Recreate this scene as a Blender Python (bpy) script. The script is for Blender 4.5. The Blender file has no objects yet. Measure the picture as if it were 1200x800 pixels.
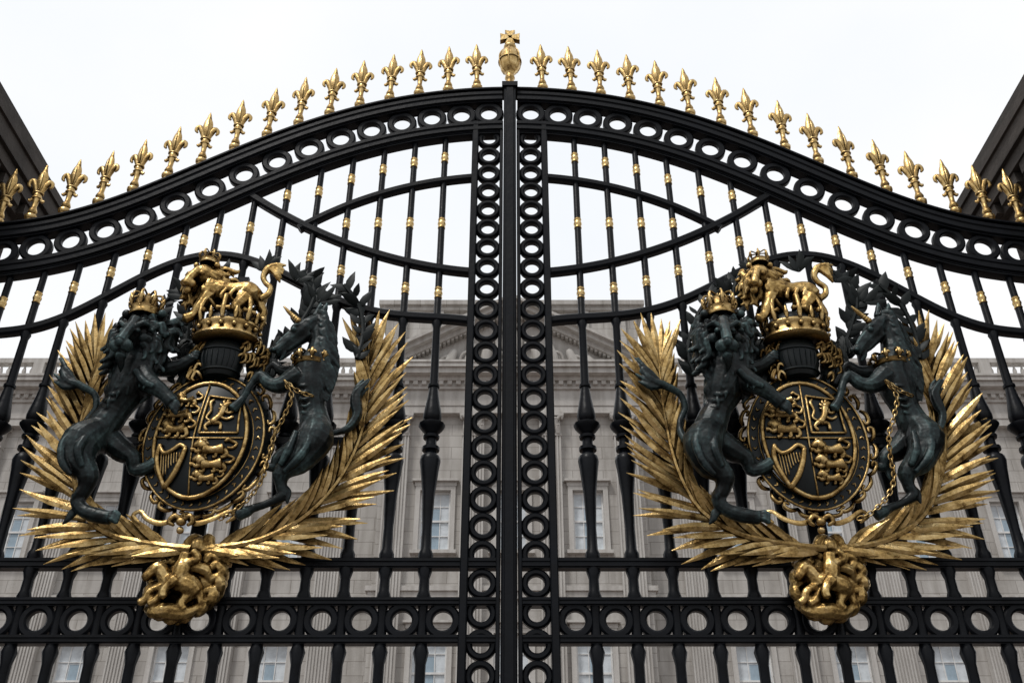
import bpy, bmesh, math, random
import numpy as np
from mathutils import Vector, Matrix
rad = math.radians
random.seed(7)
scene = bpy.context.scene
scene.view_settings.view_transform = 'Standard'
scene.view_settings.look = 'None'
scene.view_settings.exposure = 0

# ---------------------------------------------------------------- survey of the gate plane
PITCH = rad(32.5); F = 1167.0; CX = 597.0; CAMH = 1.6; DIST = 5.0
cP, sP = math.cos(PITCH), math.sin(PITCH)
def gp(u, v, d=0.0):
    """measured bearing -> metres on the vertical plane standing d in front of the gate"""
    D = DIST - d
    h = D * math.tan(PITCH + math.atan((400 - v) / F))
    return Vector(((u - CX) * (D * cP + h * sP) / F, -d, CAMH + h))
def gz(v, d=0.0): return gp(CX, v, d).z

# ---------------------------------------------------------------- materials
def newmat(name):
    m = bpy.data.materials.new(name); m.use_nodes = True
    nt = m.node_tree; b = nt.nodes['Principled BSDF']
    return m, nt, b
def noise_node(nt, scale, detail=5, rough=.6, coord='Object'):
    tc = nt.nodes.new('ShaderNodeTexCoord')
    n = nt.nodes.new('ShaderNodeTexNoise')
    n.inputs['Scale'].default_value = scale; n.inputs['Detail'].default_value = detail
    n.inputs['Roughness'].default_value = rough
    nt.links.new(tc.outputs[coord], n.inputs['Vector'])
    return n
def ramp(nt, src, stops):
    r = nt.nodes.new('ShaderNodeValToRGB'); e = r.color_ramp.elements
    e[0].position, e[0].color = stops[0][0], (*stops[0][1], 1)
    e[1].position, e[1].color = stops[-1][0], (*stops[-1][1], 1)
    for p, c in stops[1:-1]:
        x = e.new(p); x.color = (*c, 1)
    nt.links.new(src, r.inputs[0]); return r
def mixc(nt, fac, a, b, blend='MIX'):
    m = nt.nodes.new('ShaderNodeMix'); m.data_type = 'RGBA'; m.blend_type = blend
    for i, s in ((0, fac), (6, a), (7, b)):
        if hasattr(s, 'is_linked') or hasattr(s, 'links'): nt.links.new(s, m.inputs[i])
        elif i == 0: m.inputs[0].default_value = s
        else: m.inputs[i].default_value = (*s, 1)
    return m.outputs[2]
def bump(nt, b, src, strength, dist):
    bm_ = nt.nodes.new('ShaderNodeBump'); bm_.inputs['Strength'].default_value = strength
    bm_.inputs['Distance'].default_value = dist
    nt.links.new(src, bm_.inputs['Height']); nt.links.new(bm_.outputs[0], b.inputs['Normal'])

def mat_gold(name='gilding', fine=False):
    m, nt, b = newmat(name)
    n = noise_node(nt, 16, 8, .72)
    c = ramp(nt, n.outputs[0], [(.35, (.14, .08, .028)), (.48, (.58, .39, .15)), (.67, (.90, .67, .33))])
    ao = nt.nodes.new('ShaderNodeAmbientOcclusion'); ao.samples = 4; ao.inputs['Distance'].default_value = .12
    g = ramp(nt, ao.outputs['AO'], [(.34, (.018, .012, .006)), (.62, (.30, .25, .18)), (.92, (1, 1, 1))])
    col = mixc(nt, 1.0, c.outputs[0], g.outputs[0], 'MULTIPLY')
    if fine:
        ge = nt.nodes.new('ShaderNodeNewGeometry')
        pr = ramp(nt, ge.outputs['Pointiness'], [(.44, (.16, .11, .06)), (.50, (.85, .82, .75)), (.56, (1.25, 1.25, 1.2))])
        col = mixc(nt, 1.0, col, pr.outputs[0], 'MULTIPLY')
    nt.links.new(col, b.inputs['Base Color'])
    b.inputs['Metallic'].default_value = .95
    r = ramp(nt, n.outputs[0], [(.3, (.55,)*3), (.7, (.20,)*3)])
    nt.links.new(r.outputs[0], b.inputs['Roughness'])
    n2 = noise_node(nt, 70, 4); bump(nt, b, n2.outputs[0], .45, .005)
    return m
def mat_bronze():
    m, nt, b = newmat('verdigris_bronze')
    n = noise_node(nt, 6, 8, .68)
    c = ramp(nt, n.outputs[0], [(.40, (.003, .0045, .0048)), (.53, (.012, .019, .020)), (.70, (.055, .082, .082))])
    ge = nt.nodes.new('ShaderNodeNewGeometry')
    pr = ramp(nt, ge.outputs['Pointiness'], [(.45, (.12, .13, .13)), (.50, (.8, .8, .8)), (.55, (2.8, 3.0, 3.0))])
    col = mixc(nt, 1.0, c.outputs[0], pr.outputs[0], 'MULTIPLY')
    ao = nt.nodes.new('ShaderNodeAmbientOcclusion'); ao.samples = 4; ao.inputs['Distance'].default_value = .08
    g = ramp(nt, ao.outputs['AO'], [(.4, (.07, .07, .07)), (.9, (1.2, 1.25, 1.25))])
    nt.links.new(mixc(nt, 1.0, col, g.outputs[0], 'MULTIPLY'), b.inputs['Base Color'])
    b.inputs['Metallic'].default_value = .3
    r = ramp(nt, n.outputs[0], [(.35, (.34,)*3), (.7, (.55,)*3)]); nt.links.new(r.outputs[0], b.inputs['Roughness'])
    b.inputs['Specular IOR Level'].default_value = .4
    n2 = noise_node(nt, 38, 4, .6); bump(nt, b, n2.outputs[0], .3, .005)
    return m
def mat_iron():
    m, nt, b = newmat('black_gloss_paint')
    n = noise_node(nt, 7, 6, .6)
    c = ramp(nt, n.outputs[0], [(.3, (.002, .0026, .004)), (.75, (.006, .0075, .011))])
    nt.links.new(c.outputs[0], b.inputs['Base Color'])
    r = ramp(nt, n.outputs[0], [(.3, (.5,)*3), (.7, (.30,)*3)])
    nt.links.new(r.outputs[0], b.inputs['Roughness'])
    b.inputs['Specular IOR Level'].default_value = .18
    n2 = noise_node(nt, 35, 4); bump(nt, b, n2.outputs[0], .35, .004)
    return m
def mat_stone(name, c1, c2, joints=True, bw=1.3, bh=.55, streak=.74):
    m, nt, b = newmat(name)
    tc = nt.nodes.new('ShaderNodeTexCoord')
    n = noise_node(nt, .55, 8, .7)
    c = ramp(nt, n.outputs[0], [(.3, c1), (.7, c2)])
    mp = nt.nodes.new('ShaderNodeMapping'); mp.inputs['Scale'].default_value = (2.2, 2.2, .22)
    nt.links.new(tc.outputs['Object'], mp.inputs[0])
    ns = nt.nodes.new('ShaderNodeTexNoise'); ns.inputs['Scale'].default_value = 1.6; ns.inputs['Detail'].default_value = 8
    nt.links.new(mp.outputs[0], ns.inputs['Vector'])
    st = ramp(nt, ns.outputs[0], [(.36, (streak, streak*.98, streak*.96)), (.6, (1, 1, 1))])
    col = mixc(nt, .85, c.outputs[0], st.outputs[0], 'MULTIPLY')
    if joints:
        sep = nt.nodes.new('ShaderNodeSeparateXYZ'); cmb = nt.nodes.new('ShaderNodeCombineXYZ')
        nt.links.new(tc.outputs['Object'], sep.inputs[0])
        nt.links.new(sep.outputs[0], cmb.inputs[0]); nt.links.new(sep.outputs[2], cmb.inputs[1])
        br = nt.nodes.new('ShaderNodeTexBrick'); nt.links.new(cmb.outputs[0], br.inputs['Vector'])
        br.inputs['Scale'].default_value = 1; br.inputs['Brick Width'].default_value = bw
        br.inputs['Row Height'].default_value = bh; br.inputs['Mortar Size'].default_value = .014
        br.inputs['Color1'].default_value = (1, 1, 1, 1); br.inputs['Color2'].default_value = (.88, .875, .87, 1)
        br.inputs['Mortar'].default_value = (.58, .56, .54, 1)
        col = mixc(nt, 1.0, col, br.outputs[0], 'MULTIPLY')
    nt.links.new(col, b.inputs['Base Color'])
    b.inputs['Roughness'].default_value = .85
    n2 = noise_node(nt, 12, 6); bump(nt, b, n2.outputs[0], .4, .03)
    return m
def mat_plain(name, col, rough=.5, metal=0, spec=.5):
    m, nt, b = newmat(name)
    n = noise_node(nt, 3, 4)
    c = ramp(nt, n.outputs[0], [(.3, tuple(x * .8 for x in col)), (.7, tuple(min(1, x * 1.12) for x in col))])
    nt.links.new(c.outputs[0], b.inputs['Base Color'])
    b.inputs['Roughness'].default_value = rough; b.inputs['Metallic'].default_value = metal
    b.inputs['Specular IOR Level'].default_value = spec
    return m
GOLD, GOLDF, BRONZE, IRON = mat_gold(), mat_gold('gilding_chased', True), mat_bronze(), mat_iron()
STONE = mat_stone('portland_stone', (.46, .44, .415), (.58, .56, .53))
TRIM = mat_stone('portland_stone_trim', (.48, .46, .435), (.60, .58, .55), joints=False)
PIERST = mat_stone('dark_pier_stone', (.03, .026, .022), (.085, .07, .06), bw=1.0, bh=.5, streak=.5)  # near-black brown pier stone, darker in vertical streaks
GLASS = mat_plain('window_glass', (.34, .44, .52), .10)
CURTAIN = mat_plain('net_curtain', (.68, .73, .77), .8)
FRAME = mat_plain('white_painted_wood', (.8, .8, .79), .5)
ENAMEL = mat_plain('dark_enamel', (.005, .009, .010), .38, .1, .35)
DARKLEAF = mat_plain('dark_bronze_leaf', (.007, .011, .011), .5, .2, .3)

# ---------------------------------------------------------------- mesh helpers
class MB:
    def __init__(s): s.v = []; s.f = []; s.m = []
    def add(s, verts, faces, mat=0):
        o = len(s.v); s.v += [tuple(v) for v in verts]
        s.f += [tuple(i + o for i in f) for f in faces]; s.m += [mat] * len(faces)
def to_mesh(mb, name, mats, origin=(0, 0, 0), angle=42, smooth=True):
    me = bpy.data.meshes.new(name)
    o = Vector(origin)
    me.from_pydata([tuple(Vector(v) - o) for v in mb.v], [], mb.f)
    for m in mats: me.materials.append(m)
    me.polygons.foreach_set('material_index', mb.m)
    b = bmesh.new(); b.from_mesh(me); bmesh.ops.recalc_face_normals(b, faces=b.faces); b.to_mesh(me); b.free()
    if smooth:
        me.shade_smooth(); me.set_sharp_from_angle(angle=rad(angle))
    me.update(); return me
def catmull(P, R, sub, closed=False):
    n = len(P); Q = []; S = []
    rng = n if closed else n - 1
    def g(i): return (P[i % n], R[i % n]) if closed else (P[max(0, min(n - 1, i))], R[max(0, min(n - 1, i))])
    for i in range(rng):
        (p0, r0), (p1, r1), (p2, r2), (p3, r3) = g(i - 1), g(i), g(i + 1), g(i + 2)
        for k in range(sub):
            t = k / sub
            q = .5 * ((2 * p1) + (p2 - p0) * t + (2 * p0 - 5 * p1 + 4 * p2 - p3) * t * t + (3 * p1 - p0 - 3 * p2 + p3) * t ** 3)
            Q.append(q); S.append(r1 + (r2 - r1) * (3 * t * t - 2 * t ** 3))
    if not closed: Q.append(P[-1].copy()); S.append(R[-1])
    return Q, S
def tube(mb, pts, rs, seg=8, sub=3, mat=0, closed=False, nrm=None, flat=1.0, tip=.6):
    P = [Vector(p) for p in pts]
    R = [rs] * len(P) if isinstance(rs, (int, float)) else list(rs)
    if sub > 1 and len(P) > 2: P, R = catmull(P, R, sub, closed)
    n = len(P); V = []; Fc = []
    prev = None
    for i in range(n):
        if closed: T = P[(i + 1) % n] - P[i - 1]
        else: T = P[min(n - 1, i + 1)] - P[max(0, i - 1)]
        if T.length < 1e-9: T = Vector((0, 0, 1))
        T.normalize()
        if nrm is not None:
            side = T.cross(Vector(nrm))
            if side.length < 1e-6: side = Vector((1, 0, 0))
        else:
            if prev is None:
                a = Vector((0, 1, 0)) if abs(T.y) < .9 else Vector((1, 0, 0))
                side = T.cross(a)
            else: side = prev - T * prev.dot(T)
            if side.length < 1e-6: side = T.orthogonal()
        side.normalize(); prev = side
        up = side.cross(T)
        for k in range(seg):
            a = 2 * math.pi * k / seg
            V.append(P[i] + side * math.cos(a) * R[i] + up * math.sin(a) * R[i] * flat)
    for i in range(n if closed else n - 1):
        j = (i + 1) % n
        for k in range(seg):
            l = (k + 1) % seg
            Fc.append((i * seg + k, i * seg + l, j * seg + l, j * seg + k))
    if not closed:
        t0 = (P[0] - P[1]).normalized(); t1 = (P[-1] - P[-2]).normalized()
        V.append(P[0] + t0 * R[0] * tip); V.append(P[-1] + t1 * R[-1] * tip)
        a, b = n * seg, n * seg + 1
        for k in range(seg):
            l = (k + 1) % seg
            Fc.append((a, l, k)); Fc.append((b, (n - 1) * seg + k, (n - 1) * seg + l))
    mb.add(V, Fc, mat)
def lathe(mb, prof, c=(0, 0, 0), seg=14, sx=1, sy=1, mat=0):
    c = Vector(c); V = []; Fc = []
    for r, z in prof:
        for k in range(seg):
            a = 2 * math.pi * k / seg
            V.append(c + Vector((r * sx * math.cos(a), r * sy * math.sin(a), z)))
    n = len(prof)
    for i in range(n - 1):
        for k in range(seg):
            l = (k + 1) % seg
            Fc.append((i * seg + k, i * seg + l, (i + 1) * seg + l, (i + 1) * seg + k))
    Fc.append(tuple(range(seg))[::-1]); Fc.append(tuple((n - 1) * seg + k for k in range(seg)))
    mb.add(V, Fc, mat)
def ell(mb, c, r, seg=12, mat=0):
    if isinstance(r, (int, float)): r = (r, r, r)
    prof = [(math.sin(math.pi * max(.02, min(.98, i / 8))), -math.cos(math.pi * max(.02, min(.98, i / 8))) * r[2]) for i in range(9)]
    lathe(mb, prof, c, seg, r[0], r[1], mat)
def box(mb, x0, x1, y0, y1, z0, z1, mat=0):
    V = [(x, y, z) for x in (x0, x1) for y in (y0, y1) for z in (z0, z1)]
    mb.add(V, [(0, 1, 3, 2), (4, 6, 7, 5), (0, 4, 5, 1), (2, 3, 7, 6), (0, 2, 6, 4), (1, 5, 7, 3)], mat)
def bevbox(mb, x0, x1, y0, y1, z0, z1, b=.006, mat=0):
    ring = [(x0 + b, y0), (x1 - b, y0), (x1, y0 + b), (x1, y1 - b), (x1 - b, y1), (x0 + b, y1), (x0, y1 - b), (x0, y0 + b)]
    V = [(x, y, z) for z in (z0, z1) for x, y in ring]
    Fc = [tuple(range(8))[::-1], tuple(range(8, 16))] + [(k, (k + 1) % 8, 8 + (k + 1) % 8, 8 + k) for k in range(8)]
    mb.add(V, Fc, mat)
def rail(mb, pts, prof, y0=0, mat=0):
    """sweep closed profile [(n,y)] along (x,z) points"""
    n = len(pts); V = []; Fc = []; m = len(prof)
    for i in range(n):
        a = Vector(pts[max(0, i - 1)]); b = Vector(pts[min(n - 1, i + 1)])
        t = (b - a).normalized(); nn = Vector((-t.y, t.x))
        if nn.y < 0: nn = -nn
        for (q, y) in prof: V.append((pts[i][0] + nn.x * q, y0 + y, pts[i][1] + nn.y * q))
    for i in range(n - 1):
        for k in range(m):
            l = (k + 1) % m
            Fc.append((i * m + k, i * m + l, (i + 1) * m + l, (i + 1) * m + k))
    Fc.append(tuple(range(m))[::-1]); Fc.append(tuple((n - 1) * m + k for k in range(m)))
    mb.add(V, Fc, mat)
def oct_prof(h, d, k=.28):
    return [(-h/2, -d*k), (-h*k, -d/2), (h*k, -d/2), (h/2, -d*k), (h/2, d*k), (h*k, d/2), (-h*k, d/2), (-h/2, d*k)]
def step_prof(h, d):
    return [(-h/2, -d*.36), (-h*.42, -d*.36), (-h*.36, -d/2), (-h*.12, -d/2), (-h*.06, -d*.42), (h*.06, -d*.42), (h*.12, -d/2),
            (h*.36, -d/2), (h*.42, -d*.36), (h/2, -d*.36), (h/2, d*.36), (h*.36, d/2), (-h*.36, d/2), (-h/2, d*.36)]
W = {}
def put(name, me, parent=None, loc=(0, 0, 0), label=None):
    o = bpy.data.objects.new(name, me)
    bpy.context.scene.collection.objects.link(o)
    loc = Vector(loc); W[o.name] = loc
    if parent is not None:
        o.parent = parent; o.location = loc - W[parent.name]
    else: o.location = loc
    if label: o['label'] = label
    return o
TX = []
for nm, sc in (('hide_large', .055), ('hide_fine', .016)):
    t_ = bpy.data.textures.new(nm, 'CLOUDS'); t_.noise_scale = sc; t_.noise_depth = 2; TX.append(t_)
def fuse(mb, name, mats, origin, voxel=.006, iters=2, fac=.5, disp=(.012, .006)):
    me = to_mesh(mb, name + '_raw', mats, origin, smooth=False)
    o = bpy.data.objects.new(name + '_raw', me); scene.collection.objects.link(o)
    r = o.modifiers.new('r', 'REMESH'); r.mode = 'VOXEL'; r.voxel_size = voxel
    s = o.modifiers.new('s', 'SMOOTH'); s.iterations = iters; s.factor = fac
    for t_, st in zip(TX, disp):
        d = o.modifiers.new('d', 'DISPLACE'); d.texture = t_; d.strength = st; d.mid_level = .5; d.texture_coords = 'LOCAL'
    dg = bpy.context.evaluated_depsgraph_get()
    out = bpy.data.meshes.new_from_object(o.evaluated_get(dg)); out.name = name
    out.materials.clear()
    for m in mats: out.materials.append(m)
    out.polygons.foreach_set('material_index', [0] * len(out.polygons))
    out.shade_smooth()
    bpy.data.objects.remove(o); bpy.data.meshes.remove(me)
    return out

# ---------------------------------------------------------------- gate curves
def fit(pts, deg):
    X = []; Z = []
    for off, v in pts:
        p = gp(CX + off, v); X.append(p.x); Z.append(p.z)
    X = np.array(X); Z = np.array(Z)
    A = np.stack([X ** k for k in deg], 1)
    c = np.linalg.lstsq(A, Z, rcond=None)[0]
    return (lambda x: float(sum(ci * abs(x) ** k for ci, k in zip(c, deg))))
R_ = fit([(0,134),(55,137),(89,141),(125,147),(160,153),(196,163),(233,176),(271,190),(309,206),(351,223),(391,241),
          (431,257),(473,272),(513,283),(553,291),(593,298),(640,303)], [0, 2, 4, 6, 8])
def slope(f, x): return (f(x + .01) - f(x - .01)) / .02
def off(f, x, n): return f(x) + n * math.sqrt(1 + slope(f, x) ** 2)
L1 = fit([(0,208),(50,210),(103,216),(147,227),(190,243),(227,259),(250,270)], [0, 2, 4])
L2 = fit([(0,321),(77,316),(147,303),(197,285),(247,261),(297,234),(312,225)], [0, 2, 4])
L3 = fit([(0,380),(50,378),(100,373),(165,362),(217,347),(262,326),(300,308),(345,298),(385,305),(410,317),(453,341),(503,364),(560,382),(603,393),(650,402)], [0, 2, 3, 4, 5, 6, 7, 8])
X_L1 = gp(CX + 246, 264).x; X_L2 = gp(CX + 309, 228).x
XEND = 3.5
PITCHX = .2045
def xk(k): return .233 + PITCHX * (k - 1)
NB = 16
BANDOFF = .142

# shared meshes -------------------------------------------------
def ring_mesh(name, ro, ri, dep, seg=30):
    mb = MB(); V = []; Fc = []
    prof = [(ro, -dep/2*.6), (ro-.010, -dep/2), (ri+.010, -dep/2), (ri, -dep/2*.6), (ri, dep/2*.6), (ri+.006, dep/2), (ro-.006, dep/2), (ro, dep/2*.6)]
    m = len(prof)
    for k in range(seg):
        a = 2 * math.pi * k / seg
        for r, y in prof: V.append((r * math.cos(a), y, r * math.sin(a)))
    for k in range(seg):
        l = (k + 1) % seg
        for j in range(m):
            q = (j + 1) % m
            Fc.append((k*m+j, k*m+q, l*m+q, l*m+j))
    mb.add(V, Fc); return to_mesh(mb, name, [IRON], angle=35)
ring_band = ring_mesh('band_ring', .1020, .057, .046)
ring_col = ring_mesh('column_ring', .0780, .043, .050)
ring_low = ring_mesh('lower_ring', .092, .050, .050)
mb = MB()
lathe(mb, [(.030, -.07), (.030, -.045), (.036, -.03), (.030, -.015), (.034, -.01), (.038, .0), (.040, .018), (.030, .03), (.022, .04), (.030, .055), (.024, .075), (.016, .095), (.017, .13), (.022, .165), (.025, .185), (.025, .205), (.018, .215)], seg=12)
for z, r in ((.165, .028), (.205, .031)):
    tube(mb, [(r*math.cos(a), r*.75*math.sin(a), z + .008) for a in [i*math.pi/5 for i in range(10)]], .007, 6, 1, closed=True)
tube(mb, [(0,0,.20), (0,0,.25), (0,0,.31), (0,0,.36), (0,0,.42), (0,0,.465)], [.015, .023, .037, .031, .014, .003], 8, 3, nrm=(0,1,0), flat=.6)
tube(mb, [(0,-.015,.23), (0,-.028,.30), (0,-.016,.39)], [.004, .006, .002], 6, 2)
for s in (-1, 1):
    tube(mb, [(s*.008,0,.195), (s*.018,0,.240), (s*.032,0,.285), (s*.050,0,.316), (s*.067,0,.306), (s*.071,0,.282), (s*.060,0,.264)],
         [.012, .018, .022, .020, .015, .012, .007], 8, 3, nrm=(0,1,0), flat=.75)
    tube(mb, [(s*.008,0,.19), (s*.024,0,.165), (s*.039,0,.147), (s*.046,0,.160)], [.011, .013, .011, .007], 7, 3, nrm=(0,1,0), flat=.8)
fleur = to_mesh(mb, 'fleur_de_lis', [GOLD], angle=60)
mb = MB()
lathe(mb, [(.040,0),(.046,.02),(.030,.035),(.026,.07),(.036,.095),(.032,.115),(.026,.13),(.036,.15),(.056,.175),(.071,.215),(.078,.26),(.077,.305),(.066,.345),(.05,.375),
           (.034,.39),(.037,.40),(.046,.41),(.044,.425),(.024,.44),(.012,.45)], seg=24)
tube(mb, [(.079*math.cos(a), .079*math.sin(a), .262) for a in [i*math.pi/12 for i in range(24)]], .007, 6, 1, closed=True)
for i in range(6):
    a = i*math.pi/3 + .4
    tube(mb, [(r*math.cos(a), r*math.sin(a), z) for r, z in ((.055,.175),(.072,.22),(.080,.262),(.078,.31),(.066,.348),(.048,.378))], [.004,.006,.006,.007,.007,.006], 6, 3)
for (dx, dz) in ((0, 1), (1, 0), (-1, 0), (0, -1)):
    c = Vector((0, 0, .512)); e = Vector((dx, 0, dz)); s_ = Vector((-dz, 0, dx))
    V = []
    for y in (-.020, .020):
        V += [c + s_*.011 + Vector((0,y,0)), c - s_*.011 + Vector((0,y,0)), c + e*.072 - s_*.037 + Vector((0,y,0)), c + e*.063 + Vector((0,y,0)), c + e*.072 + s_*.037 + Vector((0,y,0))]
    mb.add(V, [(0,1,2,3,4),(9,8,7,6,5),(0,5,6,1),(1,6,7,2),(2,7,8,3),(3,8,9,4),(4,9,5,0)])
orb = to_mesh(mb, 'orb', [GOLD], angle=50)
mb = MB()
lathe(mb, [(.019,-.040),(.024,-.038),(.025,-.032),(.021,-.025),(.0225,-.014),(.026,-.005),(.026,.005),(.0225,.014),(.021,.025),(.025,.032),(.024,.038),(.019,.040)], seg=12)
collar = to_mesh(mb, 'collar', [GOLD], angle=60)

Z_LOW = gz(661); Z_RT = gz(706); Z_RB = gz(750); Z_RC = (Z_RT + Z_RB) / 2
Z_KN = gz(500)
Z_BOT = .22
leaves = {}
for s, lab in ((1, "black and gilt wrought-iron palace gate leaf with royal arms"), (-1, "black and gilt palace gate leaf carrying central meeting post")):
    leaf = put('gate_leaf', None, None, (s * XEND, 0, 0)); leaves[s] = leaf
    leaf['label'] = lab; leaf['category'] = 'gate'; leaf['group'] = 'pair of ornamental palace gates'
    O = Vector((s * XEND, 0, 0))
    def curve(f, x0, x1, n=60, nn=0):
        out = []
        for i in range(n + 1):
            x = x0 + (x1 - x0) * i / n
            z = f(x); sl = slope(f, x) if x > .02 else 0
            L = math.sqrt(1 + sl * sl)
            out.append((s * (x - sl / L * nn), z + nn / L))
        return out
    x0b = .05
    for nm, nn, pr in (('arch_top_rail', BANDOFF, step_prof(.105, .105)), ('arch_lower_rail', -BANDOFF, step_prof(.10, .105))):
        mb = MB(); rail(mb, curve(R_, x0b, XEND, 90, nn), pr)
        if nn > 0: rail(mb, curve(R_, x0b, XEND, 90, nn + .062), oct_prof(.022, .125))
        else: rail(mb, curve(R_, x0b, XEND, 90, nn - .058), oct_prof(.016, .07))
        put(nm, to_mesh(mb, nm, [IRON], O, 30), leaf, O)
    for f_, xe, h_, y_ in ((L1, X_L1, .050, 0), (L2, X_L2, .056, -.002), (L3, XEND, .056, 0)):
        mb = MB(); rail(mb, curve(f_, .25, xe, 80), oct_prof(h_, .064), y_); put('curved_rail', to_mesh(mb, 'curved_rail', [IRON], O, 30), leaf, O)
    for z, h, d in ((Z_LOW, .056, .075), (Z_RT, .044, .078), (Z_RB, .044, .078), (Z_BOT, .08, .08), (1.05, .05, .07)):
        mb = MB(); rail(mb, [(s*.05, z), (s*XEND, z)], step_prof(h, d)); put('horizontal_rail', to_mesh(mb, 'horizontal_rail', [IRON], O, 30), leaf, O)
    mb = MB(); bevbox(mb, *sorted((s*.046, s*.068)), -.045, .045, .12, R_(.05) - .1, .004)
    put('stile', to_mesh(mb, 'stile', [IRON], O, 30), leaf, O)
    mb = MB(); bevbox(mb, *sorted((s*.212, s*.254)), -.05, .05, .12, off(R_, .233, -.10), .006)
    put('stile', to_mesh(mb, 'stile', [IRON], O, 30), leaf, O)
    mb = MB(); bevbox(mb, *sorted((s*(XEND-.05), s*(XEND+.03))), -.06, .06, .05, R_(XEND) + .2, .01)
    put('stile', to_mesh(mb, 'stile', [IRON], O, 30), leaf, O)
    z = Z_BOT + .13
    ztop = R_(.14) - BANDOFF - .1
    n = int((ztop - z) / .154); step = (ztop - z) / n
    for i in range(n + 1):
        put('column_ring', ring_col, leaf, (s*.140, 0, z + i * step))
    for k in range(0, NB + 1):
        x = .145 if k == 0 else xk(k) + PITCHX / 2
        if x > XEND - .1: continue
        o = put('arch_ring', ring_band, leaf, (s*x, (.001 if k % 2 else -.001), R_(x)))
        if k > 0: put('band_ring', ring_low, leaf, (s*x, 0, Z_RC))
    for k in range(1, NB + 1):
        x = xk(k)
        o = put('fleur_finial', fleur, leaf, (s*x, 0, off(R_, x, BANDOFF + .118)))
        o.rotation_euler[2] = random.uniform(-.25, .25); o.rotation_euler[1] = random.uniform(-.03, .03)
    for k in range(2, NB + 1):
        x = xk(k)
        zt = off(R_, x, -BANDOFF)
        Z = Z_KN
        prof = [(.027, Z_BOT), (.027, Z_RB - .12), (.040, Z_RB - .06), (.030, Z_RB - .03), (.027, Z_RB), (.025, Z_RT), (.038, Z_RT + .03), (.028, Z_RT + .06),
                (.026, Z_LOW - .08), (.038, Z_LOW - .04), (.028, Z_LOW), (.040, Z_LOW + .03), (.040, Z_LOW + .055), (.029, Z_LOW + .08), (.026, Z_LOW + .2),
                (.028, Z - .56), (.034, Z - .42), (.050, Z - .27), (.058, Z - .215), (.054, Z - .19), (.034, Z - .170), (.031, Z - .155), (.049, Z - .150), (.049, Z - .130), (.031, Z - .125), (.029, Z - .08), (.045, Z - .075), (.047, Z - .06), (.033, Z - .05),
                (.060, Z - .02), (.075, Z), (.075, Z + .012), (.055, Z + .022), (.038, Z + .026), (.052, Z + .045), (.053, Z + .07), (.045, Z + .12), (.033, Z + .19), (.026, Z + .25), (.034, Z + .255), (.034, Z + .27), (.025, Z + .275),
                (.024, Z + .35), (.022, L3(x) - .07), (.031, L3(x) - .04), (.022, L3(x)), (.020, zt)]
        prof = sorted(prof, key=lambda q: q[1])
        mb = MB(); lathe(mb, prof, (s*x, 0, 0), 12)
        b = put('bar', to_mesh(mb, 'bar', [IRON], (s*x, 0, Z_BOT), 50), leaf, (s*x, 0, Z_BOT))
        cr = [zt - .03]
        if x < X_L1: cr.append(L1(x))
        if x < X_L2 - .05: cr.append(L2(x))
        cr.append(L3(x)); cr.sort(reverse=True)
        for a, c in zip(cr[:-1], cr[1:]):
            if a - c > .22: put('gold_collar', collar, b, (s*x, 0, (a + c) / 2))
leaf = leaves[-1]; O = W[leaf.name]
mb = MB()
zt = R_(0) + BANDOFF + .08
bevbox(mb, -.042, .042, -.070, .05, .10, zt, .010)
bevbox(mb, -.026, .026, -.078, -.069, .10, zt - .03, .004)
box(mb, -.055, .055, -.085, .06, zt - .02, zt + .02)
put('meeting_post', to_mesh(mb, 'meeting_post', [IRON], O, 30), leaf, O)
put('orb_and_cross_finial', orb, leaf, (0, -.02, zt + .02))

# ---------------------------------------------------------------- coat of arms
K = .0048
DS = 0.0; HV = 0
def vv(v): return v + HV*max(0, min(1, (432 - v)/36))
def T(mb, pts, seg=10, sub=4, mat=0, **kw):
    tube(mb, [gp(u, vv(v), d - DS) for u, v, d, r in pts], [r * K for u, v, d, r in pts], seg, sub, mat, **kw)
def B(mb, u, v, d, r, mat=0, sy=1, sz=1): ell(mb, gp(u, vv(v), d - DS), (r*K, r*K*sy, r*K*sz), mat=mat)
CB = gp(972, 690, .12)
parts = []
rnd = random.Random(3)
def toes(mb, u, v, d, du, dv, r=4.2):
    for i in (-1, 0, 1):
        T(mb, [(u - du*.6, v - dv*.6 + i*2, d, r), (u + du*.4, v + dv*.4 + i*r*.95 - 1, d + .012, r), (u + du, v + dv + i*r*1.05 + 2, d + .006, r*.65)], 7, 2)
def tufts(mb, chain, n, ln, r, spread=1.3):
    """short locks of coat lying on the front of a limb"""
    for _ in range(n):
        t = rnd.random()*(len(chain)-1); j = min(int(t), len(chain)-2); f = t - j
        u, v, d, R = [chain[j][k]*(1-f) + chain[j+1][k]*f for k in range(4)]
        a = rnd.uniform(-spread, spread)
        u2 = u + R*.90*math.sin(a); d2 = d + R*.90*math.cos(a)*K
        w = rnd.uniform(-2.5, 2.5)
        T(mb, [(u2, v-ln*.5, d2-.006, r*.7), (u2+w*.5, v, d2+.002, r), (u2+w, v+ln*.5, d2-.003, r*.3)], 5, 2)

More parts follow.
